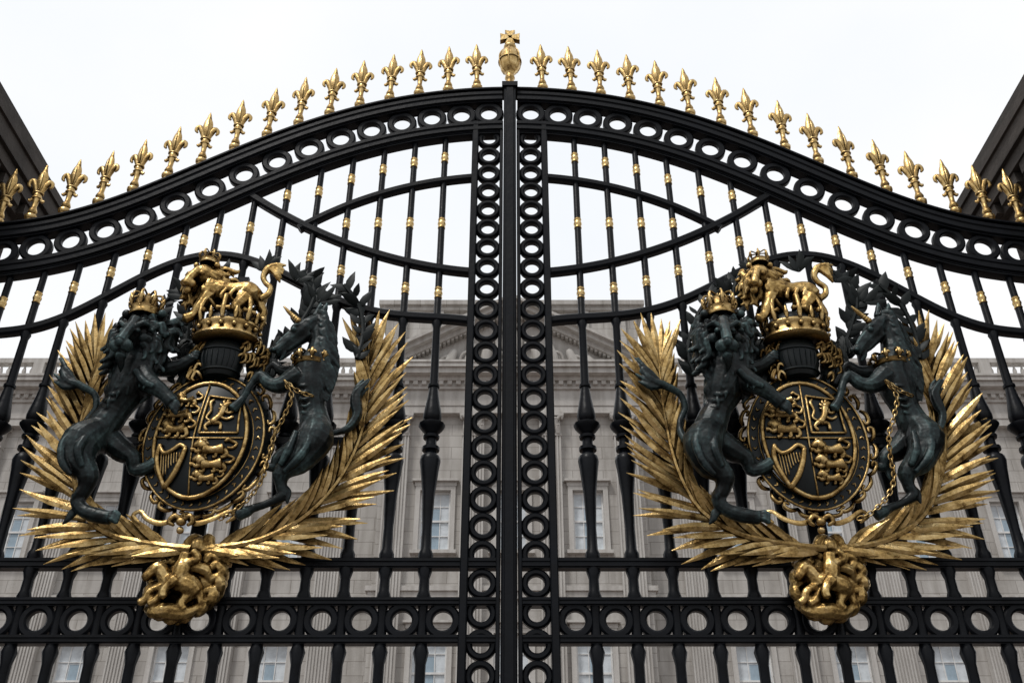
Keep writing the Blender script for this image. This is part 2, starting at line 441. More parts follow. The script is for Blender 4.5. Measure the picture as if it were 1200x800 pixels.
# lion supporter
DS = .03
mb = MB()
torso = [(852,408,.34,17),(852,430,.335,24),(848,455,.325,23),(840,480,.31,16.5),(832,502,.31,18.5),(827,522,.31,18)]
T(mb, torso, 14); tufts(mb, torso[1:4], 14, 13, 2.4)
T(mb, [(862,438,.37,13),(852,455,.37,13),(842,472,.35,8)], 10)
leg = [(836,500,.33,14),(824,518,.37,22),(831,540,.385,17.5),(848,557,.385,12),(848,572,.37,8.5),(842,586,.355,7.5),(854,598,.355,7.5),(874,604,.365,8),(890,606,.37,7.5)]
T(mb, leg, 12); tufts(mb, leg[4:6], 6, 10, 2)
T(mb, [(822,500,.42,4),(816,518,.455,5),(824,540,.465,4.5),(838,556,.45,3)], 8); T(mb, [(838,508,.43,4),(838,526,.465,5),(846,546,.44,4)], 8)
toes(mb, 893, 605, .375, 9, 1, 3.8)
leg = [(838,512,.28,14),(858,527,.27,13.5),(875,537,.27,9.5),(880,550,.26,7),(892,549,.26,7),(905,542,.27,7.5)]
T(mb, leg, 10)
toes(mb, 906, 541, .275, 8, -2, 3.4)
leg = [(858,430,.35,15),(874,445,.385,12.5),(890,453,.40,10),(904,462,.395,8),(916,472,.39,8.5)]
T(mb, leg, 12); tufts(mb, leg[1:3], 5, 10, 2)
T(mb, [(866,434,.44,4),(880,446,.445,4.4),(894,452,.445,3)], 8)
toes(mb, 919, 474, .395, 8, 5, 3.8)
T(mb, [(853,426,.28,13),(876,432,.27,10),(892,428,.275,7.5),(904,420,.28,7.5)], 10)
toes(mb, 905, 418, .285, 7, -3, 3.4)
T(mb, [(813,522,.28,6),(800,511,.24,4.5),(797,495,.22,4),(803,478,.22,4),(797,462,.23,4),(780,452,.25,5),(764,446,.26,5.5),(752,432,.26,3)], 8)
for i in range(9):
    a = rnd.uniform(-1, 1)
    T(mb, [(776,452,.25,3.6),(764+rnd.uniform(-3,3),446+8*a,.26,4),(750+rnd.uniform(-6,3),434+16*a,.26,1.3)], 6, 3)
for i in range(5):
    T(mb, [(860-i*3,448+i*8,.385-i*.008,2.4),(848-i*3,454+i*8,.412-i*.01,3.2),(834-i*2,452+i*8,.375-i*.01,2.2)], 6, 3)
B(mb, 849, 390, .40, 17, sz=1.1)
T(mb, [(847,375,.46,7.5),(851,389,.52,6.2),(853,399,.555,6.5)], 8)
B(mb, 853, 400, .56, 4.6)
for q in (-7, 7):
    B(mb, 852+q*.9, 405, .53, 7.4); B(mb, 849+q*1.6, 380, .48, 5.6, sz=.7); B(mb, 847+q*3.0, 368, .41, 5.5)
    T(mb, [(850+q*.7,384,.50,3),(850+q*1.9,378,.50,4),(848+q*2.7,383,.46,2)], 6, 2)
    B(mb, 850+q*1.35, 387, .495, 3.0)
    B(mb, 850+q*2.0, 396, .46, 6)
B(mb, 853, 417, .51, 6.5, sz=.8)
T(mb, [(853,419,.51,5),(854,427,.49,4),(852,436,.46,1.3)], 7)
for (r0, r1, n, dd, lw) in ((16, 27, 15, .44, 4.2), (19, 36, 19, .41, 5.0), (21, 42, 21, .36, 5.6), (16, 38, 18, .31, 5.8)):
    for i in range(n):
        a = 2*math.pi*(i + rnd.random()*.6)/n
        ca, sa = math.cos(a), math.sin(a)
        if dd > .40 and sa > .1 and abs(ca) < .75: continue
        w = rnd.choice((-1, 1))*rnd.uniform(2.5, 4.5); L = r1*rnd.uniform(.88, 1.1)
        dr = 8 + (8 if sa > 0 else 0)
        if sa < -.5: L *= .66
        T(mb, [(848+ca*r0, 391+sa*r0, dd, lw*.8), (848+ca*(r0+L)*.5+w*(-sa), 391+sa*(r0+L)*.5+w*ca, dd+.008, lw*1.15),
               (848+ca*L*.8-w*(-sa)*.9, 391+sa*L*.85-w*ca*.9+dr*.6, dd-.006, lw), (848+ca*L+w*.5*(-sa), 391+sa*L+dr, dd-.008, lw*.5), (848+ca*L*.96+w*(-sa)*1.1, 391+sa*L*.98+dr*1.1, dd, 1.2)], 6, 3)
for row in range(5):
    for i in range(6):
        u = 829 + i*8 + (row % 2)*4 + rnd.uniform(-1.5, 1.5); v = 414 + row*8.5; d = .42 - abs(u-850)*.0026 - row*.004
        w = rnd.choice((-1, 1))*rnd.uniform(2, 3.5)
        T(mb, [(u, v-6, d-.025, 3.6), (u+w, v+1, d+.006, 4.8), (u-w*.8, v+9, d+.002, 4.2), (u+w*.4, v+15, d-.004, 2.4), (u+w*1.2, v+14, d, 1.1)], 6, 3)
for (u, v) in ((842,597),(880,455)):
    for i in range(3):
        T(mb, [(u, v, .34, 4),(u-5, v+3+i*4, .34, 3.2),(u-9-i, v+9+i*4, .335, 1.1)], 6, 2)
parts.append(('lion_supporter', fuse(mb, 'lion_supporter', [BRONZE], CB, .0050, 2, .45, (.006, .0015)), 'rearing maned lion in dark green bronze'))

def crown(mb, c, r, h, n=8, mat=0):
    c = Vector(c)
    lathe(mb, [(r*.92, 0), (r, .0), (r*1.06, h*.08), (r*.98, h*.16), (r*1.0, h*.24), (r*1.08, h*.32), (r*.98, h*.36), (r*.9, h*.36)], c, 18, mat=mat)
    for i in range(n):
        a = 2*math.pi*i/n
        e = Vector((math.cos(a), math.sin(a), 0))
        p = c + e*r*1.02 + Vector((0, 0, h*.3))
        tube(mb, [p, p + e*r*.12 + Vector((0,0,h*.28)), p + e*r*.22 + Vector((0,0,h*.52))], [r*.08, r*.19, r*.06], 6, 3, mat)
        for q in (-1, 1):
            t = Vector((-e.y, e.x, 0))*q
            tube(mb, [p + e*r*.1 + Vector((0,0,h*.2)), p + e*r*.16 + t*r*.17 + Vector((0,0,h*.34)), p + e*r*.16 + t*r*.24 + Vector((0,0,h*.22))], [r*.07, r*.1, r*.05], 6, 2, mat)
        tube(mb, [p + Vector((0,0,h*.1)), p + e*r*.06 + Vector((0,0,h*.6)), c + e*r*.5 + Vector((0,0,h*.96)), c + Vector((0,0,h*.86))], [r*.09, r*.09, r*.08, r*.08], 6, 4, mat)
        ell(mb, c + e*(r*1.10) + Vector((0,0,h*.2)), r*.07, 8, mat)
    ell(mb, c + Vector((0,0,h*1.02)), r*.17, 10, mat)
mb = MB(); crown(mb, gp(845, 372, .365), .078, .15)
lathe(mb, [(.07,.03),(.072,.08),(.055,.12),(.02,.135)], gp(845, 372, .365), 14)
parts.append(('lion_crown', to_mesh(mb, 'lion_crown', [GOLD], CB, 60), 'small gilt crown'))

# unicorn supporter
DS = .09; HV = 13
mb = MB()
torso = [(1031,366,.335,10),(1042,382,.33,12),(1047,403,.325,14.5),(1045,428,.325,19),(1050,452,.32,20),(1062,480,.31,15.5),(1074,503,.31,18.5),(1080,522,.31,17)]
T(mb, torso, 14)
T(mb, [(1033,366,.345,10.5),(1024,374,.36,11.5),(1015,385,.37,8.6),(1007,395,.375,6.8),(1003,400,.375,6.6)], 10)
T(mb, [(1030,378,.355,9),(1020,391,.365,5.5),(1011,400,.37,4.2)], 8)
T(mb, [(1026,364,.38,3),(1013,379,.395,3),(1004,391,.395,2.4)], 6)
B(mb, 999, 398, .385, 3.3); B(mb, 1004, 396, .405, 2.6); B(mb, 1020, 373, .41, 3.6); T(mb, [(1025,368,.40,2),(1020,368,.415,2.4),(1015,372,.40,1.6)], 6)
T(mb, [(1037,360,.355,4.5),(1041,350,.365,3.6),(1041,342,.365,1.2)], 7); T(mb, [(1028,358,.33,4.5),(1029,349,.33,3.6),(1029,342,.33,1.2)], 7)
T(mb, [(1013,401,.37,4),(1013,409,.365,3.2),(1009,417,.36,1.1)], 6)
leg = [(1038,440,.36,14),(1023,451,.37,10),(1008,449,.37,7.6),(995,440,.37,6.4),(988,450,.37,4.4),(985,463,.37,4.1),(982,471,.37,5.2),(977,479,.37,6)]
T(mb, leg, 10)
T(mb, [(1038,432,.28,13),(1020,437,.28,9.5),(1004,434,.28,6.8),(993,426,.28,5.6),(986,436,.28,4.1),(982,444,.28,4.3),(977,451,.28,5.8)], 10)
leg = [(1074,496,.33,15),(1085,514,.36,21),(1079,537,.375,16),(1064,553,.375,10.5),(1065,568,.36,6.6),(1070,580,.35,6.4),(1058,589,.355,4.6),(1043,595,.36,4.4),(1036,599,.36,6.4),(1027,603,.36,7)]
T(mb, leg, 12)
T(mb, [(1078,500,.42,4),(1091,516,.44,5),(1088,536,.45,4.5),(1074,552,.43,3)], 8); T(mb, [(1070,506,.43,3.6),(1074,526,.46,4.6),(1068,544,.44,3.6)], 8)
T(mb, [(1068,510,.28,15),(1052,527,.27,12.5),(1038,536,.27,8.5),(1035,547,.265,5.6),(1024,546,.265,4.6),(1014,541,.27,4.6),(1007,540,.27,6.6)], 10)
T(mb, [(1044,438,.37,8),(1052,452,.37,8),(1056,466,.36,6)], 8)
for i in range(5):
    T(mb, [(1066+i*2,446+i*8,.37,1.8),(1055+i*2.5,452+i*8,.405-i*.008,2.6),(1044+i*4,450+i*8,.375,1.8)], 6, 3)
for i in range(34):
    t = i/33; u = 1042 + 18*math.sin(t*2.0); v = 354 + t*86; w = rnd.choice((-1, 1))*rnd.uniform(2, 4)
    T(mb, [(u-8, v, .355, 4.2), (u+2, v+4+w, .378, 4.6), (u+10, v+13-w, .365, 4), (u+16+w, v+24, .35, 2.8), (u+23, v+30, .345, 1)], 6, 3)
for i in range(7):
    w = rnd.uniform(-3, 3)
    T(mb, [(1034+i, 359, .36, 3.6), (1027+i+w, 364, .395, 3.2), (1027+i-w, 373, .385, 1.1)], 6, 3)
tp = [(1090,508,.28),(1101,502,.24),(1104,486,.22),(1097,472,.22),(1094,460,.22),(1100,449,.22)]
for i in range(9):
    ou, ov, od = rnd.uniform(-4, 4), rnd.uniform(-4, 4), rnd.uniform(-.02, .02)
    T(mb, [(u+ou*j/3, v+ov*j/3, d+od, (3, 3.4, 3.4, 4, 3, 1.1)[j]) for j, (u, v, d) in enumerate(tp)], 6, 4)
for (u, v, d) in ((1072,572,.355),(1037,545,.265)):
    for i in range(3): T(mb, [(u, v, d, 3.4),(u+5, v+4+i*4, d, 2.6),(u+8, v+10+i*4, d, 1)], 6, 2)
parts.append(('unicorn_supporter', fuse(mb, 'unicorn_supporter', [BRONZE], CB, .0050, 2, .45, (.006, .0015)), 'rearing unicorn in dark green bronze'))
mb = MB()
T(mb, [(1018,363,.385,3.6),(1007,354,.40,2.6),(998,346,.41,1)], 8, 5)
for i in range(8):
    t = i/8; c = gp(1018-20*t, 363-17*t + HV, .387+.024*t - DS)
    ell(mb, c, (4.1-3.0*t)*K, 8)
parts.append(('unicorn_horn', to_mesh(mb, 'unicorn_horn', [GOLD], CB, 60), 'gilt spiral horn'))
HV = 0
mb = MB(); crown(mb, gp(1045, 432, .325 - DS), .093, .085, 9)
parts.append(('coronet_collar', to_mesh(mb, 'coronet_collar', [GOLD], CB, 60), None))
mb = MB()
chain = [(1038,446,.455),(1051,464,.44),(1048,488,.42),(1042,510,.40),(1044,535,.40),(1048,560,.41),(1040,582,.40),(1022,600,.38),(1006,608,.35)]
def chainrun(mb, path, n):
    Q, _ = catmull([gp(p[0], p[1], p[2] - DS) for p in path], [0]*len(path), 16)
    L = [0]
    for a, b in zip(Q[:-1], Q[1:]): L.append(L[-1] + (b-a).length)
    for i in range(n):
        t = L[-1]*(i+.5)/n; j = max(k for k in range(len(L)) if L[k] <= t); j = min(j, len(Q)-2)
        c = Q[j].lerp(Q[j+1], (t-L[j])/max(1e-6, L[j+1]-L[j])); Tn = (Q[j+1]-Q[j]).normalized()
        sd = Tn.cross(Vector((0,1,0))).normalized() if i % 2 else Vector((0,1,0))
        rl = L[-1]/n*.72
        tube(mb, [c + Tn*rl*math.cos(a) + sd*rl*.6*math.sin(a) for a in [q*math.pi/4 for q in range(8)]], .0038, 5, 1, closed=True)
chainrun(mb, chain, 34); chainrun(mb, [(1038,446,.455),(1056,458,.44),(1070,464,.40)], 7)
parts.append(('chain', to_mesh(mb, 'chain', [GOLD], CB, 60), None))
DS = 0.0

# shield: stands upright, so its axis leans with the measured verticals
SU, SV, SRX, SRV = 948, 515, 53, 66
LEAN = .172
def lean(u, v): return u + (v - SV)*LEAN
def sh_out(a, k=1.0, cu=SU, cv=SV, rx=SRX, rv=SRV, point=.035):
    s_, c_ = math.sin(a), math.cos(a)
    w = 1 - (.05*max(0, -s_)**2)
    v = cv - rv*k*s_*(1 + (point*max(0, -s_)**6))
    return lean(cu + rx*k*c_*w, v), v
mb = MB(); NA = 48; V = []; Fc = []
rings = [0.02, .2, .4, .6, .8, .93, 1.0]
for q in rings:
    for i in range(NA):
        u, v = sh_out(2*math.pi*i/NA, q); V.append(gp(u, v, .25 + .05*(1-q*q)))
for i in range(NA):
    u, v = sh_out(2*math.pi*i/NA, 1.0); V.append(gp(u, v, .20))
nr = len(rings)+1
for j in range(nr-1):
    for i in range(NA):
        l = (i+1) % NA; Fc.append((j*NA+i, j*NA+l, (j+1)*NA+l, (j+1)*NA+i))
Fc.append(tuple(range(NA))); Fc.append(tuple((nr-1)*NA+i for i in range(NA)))
mb.add(V, Fc)
parts.append(('shield_field', to_mesh(mb, 'shield_field', [ENAMEL], CB, 40), 'dark enamelled oval shield field'))
def sd(u, v):
    q = ((u-SU)/SRX)**2 + ((v-SV)/SRV)**2
    return .25 + .05*(1-min(1, q)) + .006
def S(mb, pts, seg=7, sub=3):
    T(mb, [(lean(u, v), v, sd(u, v) + .003, r) for u, v, r in pts], seg, sub)
mb = MB()
tube(mb, [gp(*sh_out(2*math.pi*i/40), .252) for i in range(40)], 2.7*K, 8, 1, closed=True)
S(mb, [(948,451,1.1),(948,513,1.1),(948,580,1.1)]); S(mb, [(897,512,1.1),(948,513,1.1),(999,513,1.1)])
def passant(mb, cu, cv, s):
    def P(l): S(mb, [(cu+a*s, cv+b*s, r*s*1.25) for a, b, r in l])
    P([(-7,.5,3.9),(0,.8,2.6),(7,0,4.0)]); P([(-7,-1,3.6),(-10,-4,3.6),(-12.5,-3.6,2.6),(-15,-2.6,1.4)])
    for k in range(6):
        a = -1.9 + k*.75; P([(-9.5,-3.2,1.8),(-9.5+4.2*math.cos(a),-3.2+4.2*math.sin(a),1.6),(-9.5+6*math.cos(a+.3),-3.2+6*math.sin(a+.3),.6)])
    P([(-8,1,2.2),(-12,2.4,1.6),(-14,.5,1.3),(-17,.6,1.7)]); P([(-5,1,2.1),(-5.4,4.6,1.4),(-6,6.4,1.2),(-8.6,6.9,1.7)])
    P([(8,1,2.5),(10.4,4,1.6),(9,6.6,1.2),(6.4,7,1.7)]); P([(5,1,2.1),(2.6,4.2,1.4),(2.8,6.4,1.2),(.6,6.9,1.6)])
    P([(10,-1,1.1),(14,-1,1.1),(16,-4.5,1.1),(12.5,-6.5,1.2),(10,-8,1.8),(7.5,-6.4,.9)])
for cv, s_ in ((469, 1.08), (485, 1.36), (502, 1.40)): passant(mb, 924.5 if s_ > 1.2 else 928, cv, s_)
for cv, s_ in ((526, 1.40), (543, 1.36), (559, 1.06)): passant(mb, 972 if s_ > 1.2 else 968, cv, s_)
for a, b in (((953,464),(988,469)), ((988,469),(993,507)), ((993,507),(953,507)), ((953,507),(953,464))):
    S(mb, [(a[0],a[1],1.5),((a[0]+b[0])/2,(a[1]+b[1])/2,1.5),(b[0],b[1],1.5)])
S(mb, [(973,478,4.6),(971,487,3.6),(965,495,4.4)]); S(mb, [(973,477,4.2),(977,474,4.2),(981,475,2.6),(984,477,1.3)])
for k in range(6):
    a = 1.2 + k*.7; S(mb, [(975,476,2.2),(975+6*math.cos(a),476+6*math.sin(a),2),(975+8*math.cos(a+.3),476+8*math.sin(a+.3),.8)])
S(mb, [(973,481,2.5),(980,484,1.8),(985,480,2)]); S(mb, [(971,488,2.3),(979,491,1.7),(985,488,2)])
S(mb, [(966,495,3.2),(974,496,2),(975,503,2.1)]); S(mb, [(963,495,3.2),(958,499,2),(961,504,2.1)])
S(mb, [(963,493,1.5),(957,489,1.5),(960,481,1.6),(957,472,2.3),(960,468,1.1)])
S(mb, [(907,521,3),(904,534,3.2),(908,551,2.9),(918,571,2.7)])
S(mb, [(906,523,2.7),(914,531,2.7),(925,527,2.5),(934,521,2.7),(941,525,3)])
S(mb, [(941,525,2.9),(937,540,3.3),(929,557,3.5),(918,571,2.9)])
for i in range(8):
    u = 910+i*3.5; S(mb, [(u, 530, .75),(u+.8, 541, .75),(u+1.6, 558-i*3.2 + (4 if i < 3 else 0), .75)])
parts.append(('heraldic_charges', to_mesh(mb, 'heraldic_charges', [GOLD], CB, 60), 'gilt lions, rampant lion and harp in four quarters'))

mb = MB(); V = []; Fc = []
def g_out(a, k): return sh_out(a, k, 947, 519, 71, 80, .0)
for (k, d) in ((.77, .195), (.79, .218), (.97, .218), (1.0, .205), (1.0, .16), (.77, .16)):
    for i in range(NA): u, v = g_out(2*math.pi*i/NA, k); V.append(gp(u, v, d))
for j in range(6):
    for i in range(NA):
        l = (i+1) % NA; jj = (j+1) % 6; Fc.append((j*NA+i, j*NA+l, jj*NA+l, jj*NA+i))
mb.add(V, Fc)
parts.append(('garter_band', to_mesh(mb, 'garter_band', [ENAMEL], CB, 40), 'dark oval garter around shield'))
mb = MB()
for k, r in ((.81, .9), (.98, 1.6)):
    tube(mb, [gp(*g_out(2*math.pi*i/44, k), .217) for i in range(44)], r*K, 7, 1, closed=True)
for i in range(38):   # worn relief ornament running round the garter
    a = 2*math.pi*(i+.5)/38; u, v = g_out(a, .895); tu, tv = -math.sin(a)*.9, -math.cos(a); nu, nv = math.cos(a), -math.sin(a)
    q = 1 if i % 2 else -1
    T(mb, [(u-nu*2.6*q-tu*2, v-nv*2.6*q-tv*2, .218, .9), (u+tu*1.5, v+tv*1.5, .221, 1.2), (u+nu*2.6*q-tu*1.5, v+nv*2.6*q-tv*1.5, .218, .8)], 5, 2)
for i in range(26):
    a = 2*math.pi*(i+.5)/26
    if .9 < a < 2.25: continue
    u, v = g_out(a, 1.03); tu, tv = -math.sin(a), -math.cos(a); nu, nv = math.cos(a), -math.sin(a)
    sg = 1 if i % 2 else -1
    T(mb, [(u+sg*tu*9, v+sg*tv*9, .17, 1.9), (u+nu*5+sg*tu*3, v+nv*5+sg*tv*3, .19, 2.6), (u+nu*5-sg*tu*6, v+nv*5-sg*tv*6, .195, 2.4), (u-sg*tu*8, v-sg*tv*8, .20, 1.9), (u-sg*tu*3, v-sg*tv*3, .205, 1.6)], 7, 3)
for s_ in (-1, 1):
    T(mb, [(962+s_*4,606,.24,3),(960+s_*20,613,.26,3),(958+s_*38,608,.25,2.8),(957+s_*52,599,.23,2.4),(957+s_*60,604,.22,2.6),(958+s_*51,612,.22,1.4)], 6, 5, nrm=(0,1,0), flat=.4)
B(mb, 962, 611, .26, 5.6, sz=.8); B(mb, 963, 621, .25, 4)
for s_ in (-1, 1): T(mb, [(963,610,.26,2.6),(963+s_*9,604,.27,3),(963+s_*14,611,.27,2.6),(963+s_*8,615,.26,1.8)], 7, 3)
for i in range(34):   # gilt scrolls of mantling around the helm
    s_ = 1 if i % 2 else -1; t = rnd.random(); u = 938 + s_*(18 + 26*rnd.random()); v = 405 + 38*t; w = s_*rnd.uniform(4, 8); d_ = .30 - abs(u-938)*.0024
    T(mb, [(u-w*.4, v+5, d_-.03, 1.4), (u, v-3, d_, 2.3), (u+w, v-5, d_, 2.5), (u+w*1.3, v+3, d_, 2.1), (u+w*.6, v+5, d_, 1.1)], 6, 3)
parts.append(('scroll_frame', to_mesh(mb, 'scroll_frame', [GOLD], CB, 60), 'gilt scrollwork edging the garter and helm'))

# helmet, royal crown
mb = MB()
hc = gp(937, 444, .21)
lathe(mb, [(.05,0),(.09,.0),(.108,.03),(.122,.08),(.128,.13),(.124,.18),(.118,.205),(.09,.22)], hc, 24, 1, .75)
for i in (-3, -2, -1, 0, 1, 2, 3):
    a = rad(-90 + i*15)
    tube(mb, [hc + Vector((r*math.cos(a)*1.01, r*.75*math.sin(a)*1.02, z)) for r, z in ((.100, .03), (.119, .07), (.126, .11), (.124, .15))], [.003, .005, .005, .003], 6, 3)
for z, r in ((.155, .127), (.03, .110)):
    tube(mb, [hc + Vector((r*math.cos(a)*1.01, r*.76*math.sin(a), z)) for a in [q*math.pi/12 for q in range(24)]], .007, 6, 1, closed=True)
parts.append(('helmet', to_mesh(mb, 'helmet', [ENAMEL], CB, 50), 'dark barred helm below the crown'))
mb = MB()
cc = gp(934, 402, .24); CR = .89
lathe(mb, [(.10*CR,.0),(.19*CR,0),(.212*CR,.012),(.206*CR,.03),(.196*CR,.04),(.196*CR,.07),(.212*CR,.08),(.208*CR,.095),(.18*CR,.10)], cc, 32, 1, .72)
for i in range(16):
    a = 2*math.pi*i/16; e = Vector((math.cos(a), math.sin(a)*.72, 0))*CR; t = Vector((-math.sin(a), math.cos(a)*.72, 0))
    ell(mb, cc + e*.212 + Vector((0,0,.055)), .014, 8)
    p = cc + e*.206 + Vector((0,0,.09)); up = Vector((0,0,1))
    if i % 2 == 0:
        tube(mb, [p, p+up*.05+e*.01, p+up*.115+e*.02], [.010,.018,.007], 6, 3)
        tube(mb, [p+up*.06-t*.036+e*.01, p+up*.06+e*.015, p+up*.06+t*.036+e*.01], [.017,.008,.017], 6, 2)
        tube(mb, [p, p+up*.09+e*.012, p-e*.02+up*.16, cc+e*.10+up*.20, cc+up*.17], [.012,.013,.015,.013,.013], 7, 4)
    else:
        tube(mb, [p, p+up*.04, p+up*.08+e*.012], [.008,.015,.005], 6, 3)
parts.append(('royal_crown', to_mesh(mb, 'royal_crown', [GOLD], CB, 60), 'large gilt arched crown'))
mb = MB(); lathe(mb, [(.15,.06),(.16,.09),(.135,.15),(.075,.185),(.02,.19)], cc, 20, 1, .72)
parts.append(('crown_cap', to_mesh(mb, 'crown_cap', [ENAMEL], CB, 60), 'dark cap inside the crown'))
# crest lion
mb = MB()
dd = .27
T(mb, [(898,336,dd,15.5),(912,342,dd,15),(928,343,dd,12.5),(943,343,dd,14),(953,349,dd,12)], 12)
B(mb, 889, 323, dd+.04, 14); T(mb, [(887,317,dd+.09,5.4),(885,326,dd+.12,5),(884,332,dd+.125,5.2)], 8)
B(mb, 879, 331, dd+.105, 5); B(mb, 889, 332, dd+.11, 5); B(mb, 884, 340, dd+.09, 4.6)
for q in (-1, 1): B(mb, 888+q*6, 320, dd+.095, 3.4); B(mb, 890+q*12, 311, dd+.05, 4)
for i in range(60):
    a = 2*math.pi*i/20 + rnd.random()*.2; ly = i//20
    L = (22, 28, 32)[ly]*rnd.uniform(.85, 1.1)*(.72 if math.sin(a) < -.5 else 1); w = rnd.choice((-1, 1))*rnd.uniform(2, 4); d0 = dd + (.06, .03, 0)[ly]
    ca, sa = math.cos(a), math.sin(a)
    if ly == 0 and sa > .2 and abs(ca) < .7: continue
    T(mb, [(890+ca*11, 326+sa*11, d0, 3.4), (890+ca*L*.6-w*sa, 328+sa*L*.6+w*ca, d0+.004, 4.2), (892+ca*L*.85+w*sa, 331+sa*L*.88-w*ca, d0-.005, 3.4), (892+ca*L, 333+sa*L, d0-.01, 1.1)], 6, 3)
T(mb, [(902,347,dd+.03,10),(899,359,dd+.05,7),(896,369,dd+.05,5.6),(889,374,dd+.06,6.4)], 8)
T(mb, [(908,347,dd-.04,9),(914,359,dd-.03,6.4),(911,369,dd-.03,5.4),(905,373,dd-.02,6)], 8)
T(mb, [(949,350,dd+.03,12),(942,361,dd+.05,7.6),(950,368,dd+.05,5.4),(948,375,dd+.05,5.4),(939,378,dd+.06,6.2)], 8)
T(mb, [(953,350,dd-.04,11),(960,360,dd-.03,6.6),(966,367,dd-.03,5),(963,374,dd-.03,5),(955,377,dd-.02,5.6)], 8)
T(mb, [(960,350,dd,4.5),(967,345,dd,4),(967,337,dd,3.6),(959,331,dd,3.6),(954,323,dd,4),(958,314,dd,5),(968,313,dd,4.6),(975,319,dd,2)], 8)
for i in range(5):
    T(mb, [(959,315,dd,4),(967+i,311+i*3,dd+.01,4),(976,311+i*5,dd,1.2)], 6, 3)
for i in range(3): T(mb, [(925+i*10,338,dd+.06,2.5),(922+i*10,346,dd+.065,3),(926+i*10,352,dd+.05,2)], 6, 3)
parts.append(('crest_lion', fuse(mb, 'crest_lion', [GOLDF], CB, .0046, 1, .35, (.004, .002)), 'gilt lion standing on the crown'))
mb = MB(); crown(mb, gp(890, 310, dd+.04), .050, .085, 7)
parts.append(('crest_lion_crown', to_mesh(mb, 'crest_lion_crown', [GOLD], CB, 60), None))

# bronze mantling and sparse oak foliage
def bladeP(mb, a, b, w, nrm=(0, -1, 0), flat=.28, bend=0, mat=0):
    a, b = Vector(a), Vector(b); m = (a+b)/2; t = (b-a); sd_ = t.cross(Vector(nrm)).normalized()
    m = m + sd_*bend
    q1 = a.lerp(m, .5) + sd_*bend*.25; q3 = m.lerp(b, .5) + sd_*bend*.25
    tube(mb, [a, q1, m, q3, b], [w*.35, w*.9, w, w*.62, w*.06], 4, 1, mat, nrm=nrm, flat=flat, tip=.2)
mb = MB()
for path, st in (([(905,440,.17),(885,418,.17),(872,385,.15),(858,350,.13),(866,322,.13)], 2),
             ([(965,440,.17),(985,415,.15),(998,380,.13),(1004,350,.13),(990,322,.12)], 2),
             ([(815,440,.10),(806,410,.10),(818,368,.10),(840,338,.10)], 3),
             ([(1078,420,.12),(1072,390,.10),(1056,358,.10),(1030,334,.10)], 3)):
    Q, _ = catmull([gp(*p) for p in path], [0]*len(path), 9)
    tube(mb, Q[::3], .014, 7, 1)
    for i in range(0, len(Q)-1, st):
        t = (Q[i+1]-Q[i]).normalized(); n_ = Vector((-t.z, 0, t.x))
        for sg in (-1, 1):
            dr = (t*rnd.uniform(.4, 1) + n_*sg*rnd.uniform(.4, .9) + Vector((0, rnd.uniform(-.4, .3), 0))).normalized()
            L = rnd.uniform(.08, .14)
            bladeP(mb, Q[i], Q[i] + dr*L, L*.22, (rnd.uniform(-.5,.5), -1, rnd.uniform(-.5,.5)), .3, rnd.uniform(-.012,.012))
for (u, v, au) in ((884,298,-.2),(936,294,.05),(978,306,.5),(852,324,-.6),(1012,330,.7)):
    b0 = gp(u, v+24, .14)
    tube(mb, [b0, b0 + Vector((math.sin(au), 0, math.cos(au)))*.12], [.009, .005], 6, 1)
    for i in range(5):
        a = au + (i-2)*.42 + rnd.uniform(-.1, .1)
        bladeP(mb, b0, b0 + Vector((math.sin(a), rnd.uniform(-.3,.2), math.cos(a)))*rnd.uniform(.10, .16), .024, (rnd.uniform(-.4,.4), -1, 0), .3, rnd.uniform(-.015,.015))
for i in range(60):
    s_ = rnd.choice((-1, 1)); u = 936 + s_*rnd.uniform(26, 50); v = rnd.uniform(402, 448); w = s_*rnd.uniform(4, 10)
    T(mb, [(u, v, .15, 4), (u+w, v-7, .18, 4.5), (u+w*1.5, v+2, .19, 3.6), (u+w*.9, v+8, .18, 1.5)], 6, 3)
parts.append(('oak_foliage', to_mesh(mb, 'oak_foliage', [DARKLEAF], CB, 50), 'dark bronze oak sprigs behind the crown'))

